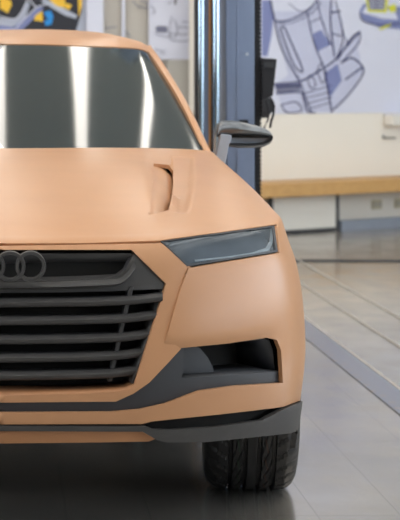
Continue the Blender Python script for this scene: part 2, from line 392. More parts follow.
bl = MB(); z = .03; x0, x1 = at(254.8, 0, 8).x, at(262, 0, 8).x
while z < 2.75:
    bl.box(x0, x1, 3.02, 3.25, z, z+.014).box(x0, x1-.005, 3.03, 3.24, z+.014, z+.02); z += .02
bl.obj('bellows', BELLOW, e)
cyl_z(197.8, 204.2, 8, CHROME, 'chrome_rail', e); cyl_z(212.5, 219.5, 8, CHROME, 'chrome_rail', e)
MB().box(at(196.5, 0, 8).x, at(198, 0, 8).x, 3.0, 3.1, .03, 2.8).obj('edge_strip', BELLOW, e)
MB().box(at(203.5, 0, 8).x, at(209, 0, 8).x, 3.02, 3.12, .03, 2.8).obj('channel', STEELB, e)
MB().box(at(209.3, 0, 8).x, at(211, 0, 8).x, 3.01, 3.12, .03, 2.8).obj('cable_strip', ORNG, e)
MB().box(at(211.3, 0, 8).x, at(213, 0, 8).x, 3.02, 3.12, .03, 2.8).obj('edge_strip', BELLOW, e)
# controller box with cables at the column
c0 = at(268, 80, 8)
e = empty('lift_controller', (c0.x, c0.y+.05, c0.z), 'black control box with dangling cables at the right of the lift column', 'control box')
P = [at(*q, 8) for q in ((262, 58), (277, 59), (273, 96), (262, 100))]
MB().add([p for p in P] + [p + Vector((0, .14, 0)) for p in P], [(0, 1, 2, 3), (7, 6, 5, 4), (0, 4, 5, 1), (1, 5, 6, 2), (2, 6, 7, 3), (3, 7, 4, 0)]).obj('case', BELLOW, e, bevel=.004)
P = [at(*q, 7.99) for q in ((264, 62), (275, 62), (274, 68), (264, 68))]
MB().add([p for p in P] + [p + Vector((0, .012, 0)) for p in P], [(0, 1, 2, 3), (7, 6, 5, 4), (0, 4, 5, 1), (1, 5, 6, 2), (2, 6, 7, 3), (3, 7, 4, 0)]).obj('cover', PLAS, e)
P = [at(*q, 8) for q in ((262, 99), (272, 97), (275, 108), (268, 118), (262, 118))]
MB().add([p for p in P] + [p + Vector((0, .1, 0)) for p in P], [(0, 1, 2, 3, 4), (9, 8, 7, 6, 5)] + [(i, i+5, (i+1) % 5+5, (i+1) % 5) for i in range(5)]).obj('bracket', PLAS, e, bevel=.004)
MB().tube([at(*q, 7.98) for q in ((272, 100), (274, 106), (273.5, 114), (271, 122), (270, 128))], .006, 8).obj('cable', BELLOW, e)
MB().tube([at(*q, 7.97) for q in ((266, 100), (269, 110), (268, 120), (264, 128))], .005, 8).obj('cable', BELLOW, e)

# ================================================================= the car
car = empty('concept_car', (0, 1.3, 0), 'full-size tan clay model of a car with dark grille and badge rings', 'car')
# control net of the body skin: columns run round the plan from the nose to the tail, rows from the sill over the shoulder to the belt line
NC = 16
fr = [0, .25, .47, .65, .80, .90, .965, 1.0]
bk = [0, .012, .045, .115, .215, .33, .50, .78]
zr = [.18, .26, .34, .42, .50, .62, .72, .79]
wr = [.868, .873, .880, .888, .892, .886, .872, .850]
y0r = [-.80, -.83, -.86, -.875, -.88, -.87, -.85, -.835]
shoulder = [(0, -.80, .829), (.215, -.79, .829), (.405, -.755, .831), (.555, -.69, .835), (.67, -.585, .840), (.755, -.46, .842), (.808, -.30, .846), (.820, -.06, .845),
            (.800, .35, .876), (.792, .9, .926), (.80, 1.5, .955), (.80, 2.2, .96), (.80, 2.8, .95), (.73, 3.2, .95), (.42, 3.42, .95), (0, 3.47, .95)]
belt = [(0, .35, 1.030), (.18, .373, 1.030), (.34, .435, 1.029), (.47, .518, 1.025), (.58, .608, 1.020), (.66, .682, 1.014), (.716, .737, 1.008), (.747, .75, 1.0),
        (.762, .98, 1.0), (.77, 1.35, 1.0), (.77, 1.8, 1.0), (.77, 2.3, 1.0), (.76, 2.8, 1.0), (.66, 3.14, 1.0), (.38, 3.32, 1.0), (0, 3.36, 1.0)]
gtop = [(0, 1.10, 1.387), (.177, 1.13, 1.386), (.343, 1.21, 1.382), (.446, 1.28, 1.380), (.523, 1.345, 1.378), (.558, 1.38, 1.372), (.577, 1.405, 1.365), (.604, 1.48, 1.376),
        (.606, 1.6, 1.376), (.606, 1.8, 1.376), (.603, 2.1, 1.37), (.60, 2.4, 1.36), (.58, 2.7, 1.345), (.50, 2.95, 1.33), (.28, 3.03, 1.33), (0, 3.05, 1.33)]
head = [(0, 1.60, 1.456), (.18, 1.59, 1.455), (.34, 1.57, 1.450), (.43, 1.56, 1.442), (.49, 1.58, 1.430), (.535, 1.6, 1.418), (.562, 1.63, 1.405), (.578, 1.66, 1.400),
        (.58, 1.75, 1.400), (.575, 1.9, 1.400), (.57, 2.1, 1.40), (.56, 2.4, 1.39), (.54, 2.65, 1.37), (.45, 2.85, 1.36), (.25, 2.93, 1.36), (0, 2.95, 1.36)]
gmid = [None]*NC
rows = []
for z, wd, y0 in zip(zr, wr, y0r):
    r = [(f*wd, y0+b_, z) for f, b_ in zip(fr, bk)]
    for (yy) in (.35, .9, 1.5, 2.2, 2.8): r.append((wd, yy, z))
    r += [(wd*.92, 3.25, z), (wd*.5, 3.48, z), (0, 3.55, z)]
    rows.append(r)
rows.append(shoulder)
for f, bump in ((.07, .010), (.2, .020), (.42, .028), (.68, .022), (.9, .008)):
    r = []
    for k in range(NC):
        a, b_ = Vector(shoulder[k]), Vector(belt[k]); p = a.lerp(b_, f)
        p.z += bump*(1.0, 1.0, 1.0, 1.0, 1.0, .9, .6, .3, -.35, -.4, .1, .3, .3, .3, .3, .3)[k]
        r.append(tuple(p))
    rows.append(r)
rows.append(belt)
SK = np.array(rows)                     # rows x columns x 3
NR = SK.shape[0]                        # 15
T_EDGE, T_BELT = 8, NR-1
def cr(P, t):                           # Catmull-Rom along axis 0
    n = P.shape[0]; t = np.clip(t, 0, n-1-1e-9); i = np.floor(t).astype(int); u = (t-i)
    g = lambda j: P[np.clip(j, 0, n-1)]
    p0, p1, p2, p3 = g(i-1), g(i), g(i+1), g(i+2)
    p0 = np.where((i == 0).reshape(-1, *([1]*(P.ndim-1))), 2*p1-p2, p0)
    p3 = np.where((i == n-2).reshape(-1, *([1]*(P.ndim-1))), 2*p2-p1, p3)
    u = u.reshape(-1, *([1]*(P.ndim-1)))
    return .5*(2*p1 + (p2-p0)*u + (2*p0-5*p1+4*p2-p3)*u*u + (-p0+3*p1-3*p2+p3)*u**3)
class Surf:
    def __init__(s, net, mods=None):
        s.net = net; s.NR, s.NC = net.shape[:2]
        s.N = 12
        ts = np.linspace(0, s.NR-1, (s.NR-1)*s.N+1); ss = np.linspace(0, s.NC-1, (s.NC-1)*s.N+1)
        # mirror the first columns so the centre line is smooth
        m = net.copy()
        left = m[:, 1:3][:, ::-1].copy(); left[..., 0] *= -1
        ext = np.concatenate([left, m], axis=1)
        A = cr(ext.transpose(1, 0, 2), ss+2)           # columns interpolated
        A = cr(A.transpose(1, 0, 2), ts)
        if mods is not None: A = mods(A, ss, ts)
        A[:, 0, 0] = 0
        s.A = A
        du = np.gradient(A, axis=1); dv = np.gradient(A, axis=0)
        n = np.cross(du, dv); n /= (np.linalg.norm(n, axis=2, keepdims=True)+1e-12); n[:, 0, 0] = 0
        s.Nn = n
        D = A[..., 1]-CAMY
        s.P = np.stack([PX0 + FPX*A[..., 0]/D, PY0 + FPX*(H-A[..., 2])/D], axis=2)
        s.facing = (n[..., 1]*D + n[..., 0]*A[..., 0] + n[..., 2]*(A[..., 2]-H)) < .0
    def bil(s, F, st):
        x = np.clip(st[:, 0]*s.N, 0, F.shape[1]-1.000001); y = np.clip(st[:, 1]*s.N, 0, F.shape[0]-1.000001)
        i, j = x.astype(int), y.astype(int); u, v = (x-i)[:, None], (y-j)[:, None]
        return (F[j, i]*(1-u)+F[j, i+1]*u)*(1-v) + (F[j+1, i]*(1-u)+F[j+1, i+1]*u)*v
    def find(s, q, F=None, mask=None):
        F = s.P if F is None else F
        d = ((F-np.array(q))**2).sum(2)
        if mask is not None: d = np.where(mask, d, 1e9)
        j, i = np.unravel_index(np.argmin(d), d.shape); st = np.array([[i/s.N, j/s.N]], float)
        for _ in range(8):
            p = s.bil(F, st)[0]; h = .02
            a = (s.bil(F, st+[[h, 0]])[0]-s.bil(F, st-[[h, 0]])[0])/(2*h); b_ = (s.bil(F, st+[[0, h]])[0]-s.bil(F, st-[[0, h]])[0])/(2*h)
            J = np.array([a, b_]).T
            try: d_ = np.linalg.solve(J, np.array(q)-p)
            except Exception: break
            if not np.all(np.isfinite(d_)): break
            st = st + np.clip(d_, -.15, .15)
            st[0, 0] = np.clip(st[0, 0], 0, s.NC-1); st[0, 1] = np.clip(st[0, 1], 0, s.NR-1)
        return tuple(st[0])
def vent_mods(A, ss, ts):
    # gentle power dome: hood a touch higher inboard of the vent
    A = A.copy(); X, Y = A[..., 0], A[..., 1]
    T = np.repeat(ts[:, None], A.shape[1], 1)
    up = np.clip((T-8.6)/2, 0, 1)*np.clip((14-T)/2, 0, 1)
    edge = 1/(1+np.exp((X-(.43+(Y+.7)*.05))/.010))
    A[..., 2] += .009*up*edge*(Y < 1)
    return A
skin = Surf(SK, vent_mods)
FRONT = np.zeros(skin.P.shape[:2], bool); FRONT[:, :int(9.0*skin.N)] = True; FRONT &= skin.facing
FRONT[int(8.6*skin.N):, :] = FRONT[int(8.6*skin.N):, :]
def st_px(x, y, top=False):
    m = FRONT.copy()
    if top: m[:int(8*skin.N)] = False
    else: m[int(8.15*skin.N):] = False
    return skin.find((x, y), mask=m)
def st_side(y, z, lo=5.5):
    F = skin.A[..., 1:3]; m = np.zeros(F.shape[:2], bool); m[:int(9*skin.N), int(lo*skin.N):int(13*skin.N)] = True
    return skin.find((y, z), F, m)
def outline(spec, top=False, step=6.0):
    """list of ('p', x, y) or ('s', s, t) -> densified (s, t) loop"""
    out = []; n = len(spec)
    for i in range(n):
        a, b_ = spec[i], spec[(i+1) % n]
        if len(a) == 2: a = ('p',)+tuple(a)
        if len(b_) == 2: b_ = ('p',)+tuple(b_)
        if a[0] == 'p' and b_[0] == 'p':
            L = math.hypot(b_[1]-a[1], b_[2]-a[2]); k = max(1, int(L/step))
            for q in range(k): t = q/k; out.append(st_px(a[1]+(b_[1]-a[1])*t, a[2]+(b_[2]-a[2])*t, top))
        else:
            A_ = st_px(*a[1:], top) if a[0] == 'p' else a[1:]; B_ = st_px(*b_[1:], top) if b_[0] == 'p' else b_[1:]
            L = math.hypot(A_[0]-B_[0], A_[1]-B_[1]); k = max(1, int(L/.12))
            for q in range(k): t = q/k; out.append((A_[0]+(B_[0]-A_[0])*t, A_[1]+(B_[1]-A_[1])*t))
    return out
def inside(P, loop):
    x, y = P[:, 0], P[:, 1]; c = np.zeros(len(P), bool); L = np.array(loop); M = np.roll(L, -1, 0)
    for (x0, y0), (x1, y1) in zip(L, M):
        if y0 == y1: continue
        k = ((y0 > y) != (y1 > y)) & (x < (x1-x0)*(y-y0)/(y1-y0)+x0); c ^= k
    return c
def panel(name, m, loop, holes=(), parent=car, sf=skin, off=0.0, th=.012, grid=(.12, .14), smooth=True, offf=None, mirror=True, wallmat=None, hz=True):
    pars = parent if isinstance(parent, tuple) else (parent, parent); parent = pars[0]
    loops = [loop] + list(holes)
    pts = [p for L in loops for p in L]; edges = []; n = 0
    for L in loops:
        edges += [(n+i, n+(i+1) % len(L)) for i in range(len(L))]; n += len(L)
    A = np.array(loop); s0, t0 = A.min(0); s1, t1 = A.max(0)
    gs = np.arange(s0+grid[0]/2, s1, grid[0]); gt = np.arange(t0+grid[1]/2, t1, grid[1])
    if len(gs) and len(gt):
        g = np.stack(np.meshgrid(gs, gt), -1).reshape(-1, 2)
        keep = inside(g, loop)
        for h in holes: keep &= ~inside(g, h)
        g = g[keep]
        # stay clear of the outline
        if len(g):
            B = np.array(pts); keep = np.ones(len(g), bool)
            for a in range(0, len(g), 500):
                d = (np.abs(g[a:a+500, None]-B[None])/np.array(grid)).max(2).min(1); keep[a:a+500] = d > .35
            g = g[keep]
            pts += [tuple(q) for q in g]
    V, E, F, _, _, _ = delaunay_2d_cdt([Vector(p) for p in pts], edges, [], 0, 1e-6)
    V = np.array([tuple(v) for v in V]); F = np.array([tuple(f) for f in F if len(f) == 3])
    cen = V[F].mean(1); keep = inside(cen, loop)
    for h in holes: keep &= ~inside(cen, h)
    F = F[keep]
    # drop slivers along the outline
    P = sf.bil(sf.A, V); N = sf.bil(sf.Nn, V); N /= np.linalg.norm(N, axis=1, keepdims=True)+1e-12
    o = np.full(len(V), off) if offf is None else np.array([offf(P[i]) for i in range(len(V))])
    Nh = N.copy()
    if hz and sf is skin:
        Nh[:, 2] = 0; Nh /= np.linalg.norm(Nh, axis=1, keepdims=True)+1e-9
    top = P + Nh*o[:, None]; bot = top - Nh*th
    # exact centre line
    top[V[:, 0] < 1e-6, 0] = 0; bot[V[:, 0] < 1e-6, 0] = 0
    # boundary edges
    cnt = {}
    for f in F:
        for a, b_ in ((f[0], f[1]), (f[1], f[2]), (f[2], f[0])):
            k = (min(a, b_), max(a, b_)); cnt[k] = cnt.get(k, 0)+1
    bd = [k for k, c in cnt.items() if c == 1 and not (V[k[0], 0] < 1e-6 and V[k[1], 0] < 1e-6)]
    # consistent winding, facing out
    ff = []
    for f in F:
        a, b_, c = top[f]; nn = np.cross(b_-a, c-a)
        ff.append(tuple(f) if nn @ N[f].mean(0) > 0 else tuple(f[::-1]))
    verts = list(map(tuple, top)); faces = [tuple(int(i) for i in f) for f in ff]; mi = [0]*len(faces)
    nb = len(verts); idx = {}
    for k in bd:
        for a in k:
            if a not in idx: idx[a] = len(verts); verts += [tuple(top[a]), tuple(bot[a])]
        a, b_ = idx[k[0]], idx[k[1]]; faces.append((a, b_, b_+1, a+1)); mi.append(1 if wallmat else 0)
    # mirrored half
    norms = [tuple(N[i]) for i in range(len(V))]
    me_faces = list(faces); me_verts = list(verts)
    apart = min(p[0] for p in loop) > .05
    if mirror and not apart:
        k = len(verts); me_verts += [(-x, y, z) for x, y, z in verts]; me_faces += [tuple(i+k for i in f[::-1]) for f in faces]; mi = mi+mi
    me = bpy.data.meshes.new(name); me.from_pydata(me_verts, [], me_faces); me.update()
    me.materials.append(m)
    if wallmat: me.materials.append(wallmat)
    me.polygons.foreach_set('material_index', mi)
    me.shade_smooth()
    # weld the centre line so both halves shade as one
    bm = bmesh.new(); bm.from_mesh(me)
    bmesh.ops.remove_doubles(bm, verts=[v for v in bm.verts if abs(v.co.x) < 1e-5], dist=1e-5); bm.to_mesh(me); bm.free()
    ofs = Vector(parent.location)
    if parent.parent: ofs += Vector(parent.parent.location)
    me.transform(Matrix.Translation(-ofs))
    ob = bpy.data.objects.new(name, me); C.objects.link(ob); ob.parent = parent
    if not apart: return ob
    m2 = bpy.data.meshes.new(name)
    m2.from_pydata([(-v.co.x, v.co.y, v.co.z) for v in me.vertices], [], [tuple(p.vertices)[::-1] for p in me.polygons]); m2.update()
    m2.materials.append(m); m2.shade_smooth()
    o2 = bpy.data.objects.new(name, m2); C.objects.link(o2); o2.parent = pars[1]
    return (ob, o2)
PO = lambda pts, **k: outline(pts, **k)

# ---- outlines on the nose, read off the photograph and carried onto the skin
GRILLE = [(0, 250), (132, 250), (167, 284), (132.5, 389.5), (0, 395)]
LAMP = [(160, 240.5), (276, 225), (280, 252), (188, 267)]
BAND = [(0, 403), (116, 402), (134, 394), (150, 383), (170, 362), (182, 349), (230, 344), (270, 338), (277, 340), (281, 350), (283, 383), (235, 386), (200, 391), (165, 404), (140, 409.5), (110, 412), (0, 412.5)]
def loop_half(pts, **k):                     # outline touching the centre line at both ends
    L = outline(pts, **k)
    return [(0.0, t) if s < .02 else (s, t) for s, t in L]
hole_band = loop_half(BAND); hole_lamp = PO(LAMP); hole_gr = loop_half(GRILLE)
# front bumper: grille surround (centre) and everything between hood edge and lower lip
s0_lamp_in = st_px(160, 240.5); s0_lamp_out = st_px(276, 225)
tL = lambda x, y: ('p', x, y)
SIDE_S = 6.9                                   # where bumper meets fender, just before the wheel
def arch_pts(a0, a1, n=22, cy=0.0, r=.405):
    return [st_side(cy + r*math.cos(R(a)), .37 + r*math.sin(R(a)), 5.5 if cy < 1 else 9) for a in np.linspace(a0, a1, n)]
archF = arch_pts(180+25, -25)                  # from front foot over the top to rear foot
archR = arch_pts(180+25, -25, cy=2.62)
# clay: surround of grille (from centre to crease line)
surround = loop_half([(0, 246.2), (158, 243.6), (162, 243), (192, 267.5), (185, 288), (176, 318), (169, 345), (176, 345), (182, 349), (170, 362), (150, 383), (134, 394), (116, 402), (0, 403), (0, 395.5), (70, 394.5), (120, 392), (129, 390.5), (135, 385), (167, 284), (132, 250), (0, 250)])
panel('grille_surround', CLAY, surround, th=.010, off=-.005)
# clay: corner panel incl. head lamp hole, wrapping to the side up to the arch; lower strip under the intake
tA = T_EDGE
corner = outline([(188.6, 268.2), (280, 253), (276.5, 225)]) [:-1]
p_out = st_px(276.5, 224.5)
def stline(a, b, d=.12):
    L = math.hypot(a[0]-b[0], a[1]-b[1]); k = max(1, int(L/d)); return [(a[0]+(b[0]-a[0])*q/k, a[1]+(b[1]-a[1])*q/k) for q in range(k)]
archtop_i = 10
front_foot = archF[0]
low_r = st_px(298.5, 401)
corner_loop = []
corner_loop += [q for q in outline([(188.6, 268.2), (280, 253), (276.5, 224.5)])][:0]
def open_px(pts, step=6.0):
    L = []
    for a, b_ in zip(pts[:-1], pts[1:]):
        k = max(1, int(math.hypot(b_[0]-a[0], b_[1]-a[1])/step))
        L += [st_px(a[0]+(b_[0]-a[0])*q/k, a[1]+(b_[1]-a[1])*q/k) for q in range(k)]
    return L
SE = 7.9     # split between front corner and rear fender flank (above the wheel)
# arch points with s < 6.95 belong to the bumper corner
zl = lambda z: None
t_low_side = st_side(-.42, .285)
arch_front = [p for p in archF if p[1] > t_low_side[1]]
half = len(archF)//2
af = [p for p in archF[:half+1] if p[1] > t_low_side[1]]         # climbing from foot to the top of the arch
corner_loop = open_px([(188.6, 268.2), (280, 253), (276.5, 225)]) + stline(p_out, (p_out[0], 8.0)) + stline((p_out[0], 8.0), (af[-1][0], 8.0)) \
    + stline((af[-1][0], 8.0), af[-1]) + af[::-1] \
    + stline(af[0], low_r) + open_px([(298.5, 401), (283, 407), (250, 411), (215, 415), (180, 418.5), (152, 421.5), (142, 424), (0, 424.5)]) \
    + [(0.0, st_px(0, 424.5)[1])] + [(0.0, st_px(0, 412.5)[1])] \
    + open_px([(0.5, 412.5), (110, 412), (140, 409.5), (165, 404), (200, 391), (235, 386), (283, 383), (281, 350), (277, 340), (270, 338), (230, 344), (182, 348.6), (164, 346.6), (172, 318), (181, 288), (188.6, 268.2)])
def bumper_off(p):
    # the skin rolls inward just above the intake and along the crease beside the grille surround
    D = p[1]-CAMY; px = FPX*p[0]/D; py = PY0 + FPX*(H-p[2])/D; o = 0.0
    if 150 < px < 280 and p[1] < -.3:
        d = float(np.interp(px, [160, 182, 230, 270, 290], [347, 349, 344, 338, 338])) - py
        if 0 <= d < 13: o -= .009*(1-d/13)**2*min(1, (280-px)/14)
    return o
panel('front_bumper', CLAY, corner_loop, th=.012, offf=bumper_off, grid=(.1, .08))
# hood: from the shut line to the windscreen
t_shut = 8.0
hood_front = [(0.0, 8.0)] + open_px([(0.5, 243.4), (80, 243.2), (158, 240.6), (276.5, 224.2)])
hood_front = [(0.0, st_px(0.5, 243.2)[1])] + [p for p in hood_front if p[0] > .02]
S_H = hood_front[-1][0]
vent_px = [(149.5, 214), (154, 164), (174, 165.5), (174, 185), (168, 209.5)]
hood_loop = hood_front + stline(p_out, (p_out[0], 8.0)) + stline((p_out[0], 8.0), (af[-1][0], 8.0)) + stline((af[-1][0], 8.0), (af[-1][0], float(T_BELT))) + stline((af[-1][0], float(T_BELT)), (0.0, float(T_BELT))) + stline((0.0, float(T_BELT)), hood_front[0])
# vent opening cut in the hood
def st_top(x, y): return st_px(x, y, True)
def top_loop(pts, step=5):
    L = []
    for a, b_ in zip(pts, pts[1:]+pts[:1]):
        k = max(1, int(math.hypot(b_[0]-a[0], b_[1]-a[1])/step))
        L += [st_top(a[0]+(b_[0]-a[0])*q/k, a[1]+(b_[1]-a[1])*q/k) for q in range(k)]
    return L
VENT = [(150, 215), (151.5, 200), (153, 185), (153.7, 163.5), (173.8, 165.5), (174, 176), (173, 190), (171, 201), (168.5, 210)]
vent_hole = top_loop(VENT)
def hood_off(p):
    # shallow scallop outboard of the vent, as pressed into the clay
    x, y = p[0], p[1]; D = y-CAMY; px = FPX*x/D; py = PY0 + FPX*(H-p[2])/D
    if 172 < px < 196 and 156 < py < 214:
        u = (px-174)/18; wv = max(0, 1-abs((py-184)/29)**6)
        fade = 1.0 if py < 192 else max(0.0, min(1.0, (px-172)/7)); right = 192 - max(0, (py-185))*.22
        e_ = 1/(1+math.exp(-(right-px)/.7))
        return -.019*fade*e_*wv*(1-.3*max(0, min(1, u)))
    return 0.0
hood = panel('hood', CLAY, hood_loop, [vent_hole], th=.012, grid=(.05, .05), offf=hood_off, hz=False)
# vent floor: flush on the left, diving under the outboard lip
def vent_off(p):
    D = p[1]-CAMY; px = FPX*p[0]/D; u = max(0, min(1, (px-152)/21)); return -.008 - .030*u**2.4
panel('hood_vent', CLAY, top_loop([(148.5, 216), (152, 162), (176, 163.5), (175.5, 190), (170, 212)]), th=.01, grid=(.06, .06), offf=vent_off, parent=hood, hz=False)
# rear flank: from the front arch top to the tail, with both wheel arches
sf_ = af[-1][0]
rear_loop = [(sf_, 8.0)] + stline((sf_, 8.0), (sf_, float(T_BELT)))[1:] + stline((sf_, float(T_BELT)), (15.0, float(T_BELT))) + stline((15.0, float(T_BELT)), (15.0, 1.0)) \
    + stline((15.0, 1.0), (archR[-1][0], 1.0)) + [(archR[-1][0], 1.0)]
rear_loop = stline((sf_, af[-1][1]), (sf_, float(T_BELT))) + stline((sf_, float(T_BELT)), (15.0, float(T_BELT))) + stline((15.0, float(T_BELT)), (15.0, 1.0)) \
    + stline((15.0, 1.0), (archR[-1][0], 1.0)) + [p for p in archR[::-1] if p[1] >= 1.0] + stline((archR[0][0], 1.0), (archF[-1][0], 1.0)) + [p for p in archF[half+1:][::-1] if p[1] >= 1.0]
panel('body_side', CLAY, rear_loop, th=.03, grid=(.2, .3))

# ---- head lamps
hl = panel('headlight', BLACK, PO([(158.5, 240), (277.5, 223.8), (281.5, 253), (187, 268.4)]), off=-.018, th=.01)
panel('bezel', CHAR, PO([(160.6, 240.8), (275.8, 225.4), (279.4, 251.8), (188.2, 266.6)]), [PO([(164, 241.8), (273.6, 227.2), (277, 250.2), (189.2, 264.6)])], parent=hl, off=-.004, th=.014)
panel('lens', LAMPG, PO([(163.6, 241.6), (274, 227), (277.2, 250.4), (189, 264.8)]), parent=hl, off=-.008, th=.004)
panel('light_strip', LAMPS, PO([(196, 260), (230, 256.5), (255, 252.5), (268, 248), (272, 241), (273.5, 228), (275.2, 229), (275, 243), (271, 250.5), (256, 254.5), (230, 258.2), (197, 261.8)]), parent=hl, off=-.0065, th=.003)

# ---- dark band, intake and lip
trim = panel('lower_trim', CHAR, loop_half([(0, 401.5), (115, 400.5), (133, 392.5), (148, 382), (168, 361), (180, 347), (186, 347), (186, 372), (184, 379), (232, 376), (282, 372), (284.5, 384), (235, 388), (200, 393), (165, 406), (140, 411.5), (110, 414), (0, 414)]), off=-.014, th=.02)
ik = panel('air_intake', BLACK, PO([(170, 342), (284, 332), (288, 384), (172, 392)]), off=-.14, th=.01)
# walls of the pocket
def pocket(name, pts, d0, d1, m, parent):
    P = []; 
    for (x, y) in pts:
        st = np.array([st_px(x, y)]); a = skin.bil(skin.A, st)[0]; n = skin.bil(skin.Nn, st)[0]
        P.append((a+n*d0, a+n*d1))
    for sgn, par in zip((1, -1), parent):
        v = []
        for a, c in P: v += [(sgn*a[0], a[1], a[2]), (sgn*c[0], c[1], c[2])]
        f = [(2*i, 2*i+2, 2*i+3, 2*i+1) for i in range(len(P)-1)]
        o = mesh(name, v, f, m, par, True, 40); s = o.modifiers.new('solid', 'SOLIDIFY'); s.thickness = .004
pocket('duct_floor', [(182, 378), (232, 375.5), (270, 373), (283, 372)], -.014, -.145, CHAR, ik)
pocket('duct_wall', [(283, 372), (281, 350), (277, 340), (270, 338), (182, 347)], -.025, -.15, CHAR, ik)
panel('duct_vane', CHAR, PO([(180, 348), (204, 346), (214, 352), (222, 361), (227, 370), (229, 377), (184, 380)]), off=-.06, th=.02, parent=ik)

panel('lip_recess', BLACK, loop_half([(0, 420), (150, 418), (250, 408), (290, 402), (292, 424), (200, 436), (150, 436), (0, 434)]), off=-.035, th=.01)
t_b = st_px(296, 429)
sill = [(af[0][0], af[0][1])]
lip_loop = [(0.0, st_px(0.3, 425.6)[1])] + open_px([(.5, 425.6), (145, 426), (153, 429), (170, 429.5), (215, 426.5), (260, 420), (279, 410), (298.5, 401.6), (298.6, 401.8)]) + stline(low_r, (front_foot[0], af[0][1])) + [af[0]] \
    + stline(af[0], archF[0])[1:] + stline(archF[0], t_b)[1:] + open_px([(296, 429), (288, 433), (250, 437), (205, 441.5), (166, 442), (156, 439.5), (142, 431.2), (0.5, 430.5)]) + [(0.0, st_px(0.3, 430.5)[1])]
panel('front_lip', GREY, lip_loop, off=.008, th=.016)
panel('lower_valance', CLAYD, loop_half([(0, 430.5), (141, 431), (150, 436), (157, 440), (150, 442.5), (100, 443.5), (0, 444.5)]), off=-.012, th=.03)

# ---- grille
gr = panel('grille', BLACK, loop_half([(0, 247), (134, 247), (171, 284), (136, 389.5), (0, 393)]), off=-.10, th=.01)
def interp(tab, x):
    for (x0, y0), (x1, y1) in zip(tab[:-1], tab[1:]):
        if x <= x1: return y0 + (y1-y0)*(x-x0)/(x1-x0) if x > x0 else y0
    return tab[-1][1]
skinY = lambda x: float(np.interp(abs(x), [0, .2, .3, .4, .45], [-.875, -.866, -.852, -.832, -.818]))
def slat(yc, th_px, xr_px, m=GREY, dz=None):
    """blade across the opening: slightly rounded front, falling back to the rear"""
    D = 4.14; zc = H-(yc-PY0)*D/FPX; hh = th_px*D/FPX/2; xr = xr_px*4.18/FPX
    prof = [(-.004, hh*.2), (0.006, hh), (.05, hh*.9), (.075, 0), (.05, -hh*.7), (.004, -hh), (-.003, -hh*.5)]
    v, f = [], []; n = 41; k = len(prof)
    for i in range(n):
        x = -xr + 2*xr*i/(n-1); u = max(0, (abs(x)-xr*.72)/(xr*.28)); y = skinY(x)+.016; zz = zc + .006*u*u + .004*(x/xr)**2
        for (a, b_) in prof: v.append((x, y+a, zz+b_))
    for i in range(n-1):
        for j in range(k): f.append((i*k+j, i*k+(j+1) % k, (i+1)*k+(j+1) % k, (i+1)*k+j))
    f += [tuple(range(k)), tuple((n-1)*k+j for j in range(k))]
    return mesh('slat', v, f, m, gr, True, 50)
for yc, xr in ((303.5, 163), (321.5, 157.5), (340.5, 151.5), (358.8, 145.5), (376.5, 140)): slat(yc, 8.5, xr)
for s in (1, -1):
    P = [at(132.5, 288, 4.15), at(110.5, 384, 4.14)]
    if s < 0: P = [Vector((-p.x, p.y, p.z)) for p in P]
    off = Vector((.006, 0, .0))
    v = [P[0]-off, P[0]+off, P[1]+off, P[1]-off]; v = [p + Vector((0, .034, 0)) for p in v]; v += [p+Vector((0, .05, 0)) for p in v]
    MB().add(v, [(0, 1, 2, 3), (7, 6, 5, 4), (0, 4, 5, 1), (1, 5, 6, 2), (2, 6, 7, 3), (3, 7, 4, 0)]).obj('upright', GREY, gr, bevel=.003)
# header bar that carries the rings: shelf low in the middle, rising to a wedge at each end
top_edge = [(0, 281), (60, 280.5), (100, 278), (118, 275), (127, 269), (132, 260), (136, 254)]
bot_edge = [(0, 292.5), (60, 292), (100, 291.5), (140, 289), (166, 286.5)]
hb = loop_half([(0, 281.5), (60, 281), (105, 279), (119, 276), (127, 270), (132, 260), (136, 253), (150, 267), (166.5, 284), (164.5, 289.5), (140, 290.5), (100, 292), (60, 293), (0, 293.5)])
hdr = panel('grille_header', GREY, hb, off=-.012, th=.03, parent=gr)
# shelf behind the header and the dark panel above it
v, f = [], []; XS = np.linspace(-.345, .345, 41)
for x in XS:
    a = abs(x)/.345; zt = .725 + .008*a**2 + .04*max(0, (a-.86)/.14)**2; y = skinY(x)+.014
    v += [(x, y-.0, zt-.004), (x, y+.004, zt+.001), (x, y+.055, zt+.016), (x, y+.056, zt-.02)]
for i in range(40):
    for j in range(4): f.append((i*4+j, i*4+(j+1) % 4, (i+1)*4+(j+1) % 4, (i+1)*4+j))
f += [(0, 1, 2, 3), (160, 161, 162, 163)]
mesh('header_shelf', v, f, GREY, gr, True, 40)
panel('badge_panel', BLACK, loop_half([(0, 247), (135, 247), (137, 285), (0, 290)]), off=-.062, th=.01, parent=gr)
# inner clay lip along the lower edge and flank of the opening
def inner(name, pts, d0, d1, m):
    P = []
    for (x, y) in pts:
        st = np.array([st_px(max(x, .3), y)]); a = skin.bil(skin.A, st)[0]; n = skin.bil(skin.Nn, st)[0]
        if x == 0: a[0] = 0; n[0] = 0
        P.append((a+n*d0, a+n*d1))
    v, f = [], []
    for sgn in (1, -1):
        k = len(v)
        for a, c in P: v += [(sgn*a[0], a[1], a[2]), (sgn*c[0], c[1], c[2])]
        f += [(k+2*i, k+2*i+2, k+2*i+3, k+2*i+1) for i in range(len(P)-1)]
    o = mesh(name, v, f, m, car, True, 30); s = o.modifiers.new('solid', 'SOLIDIFY'); s.thickness = .003; return o
inner('grille_sill', [(0, 395), (70, 394), (120, 391.5), (129, 390), (135, 385)], -.006, -.09, CLAYD)
inner('grille_frame', [(134.5, 385), (150.5, 336), (167, 284), (132, 250.5), (0, 250.5)], -.014, -.09, GREY)

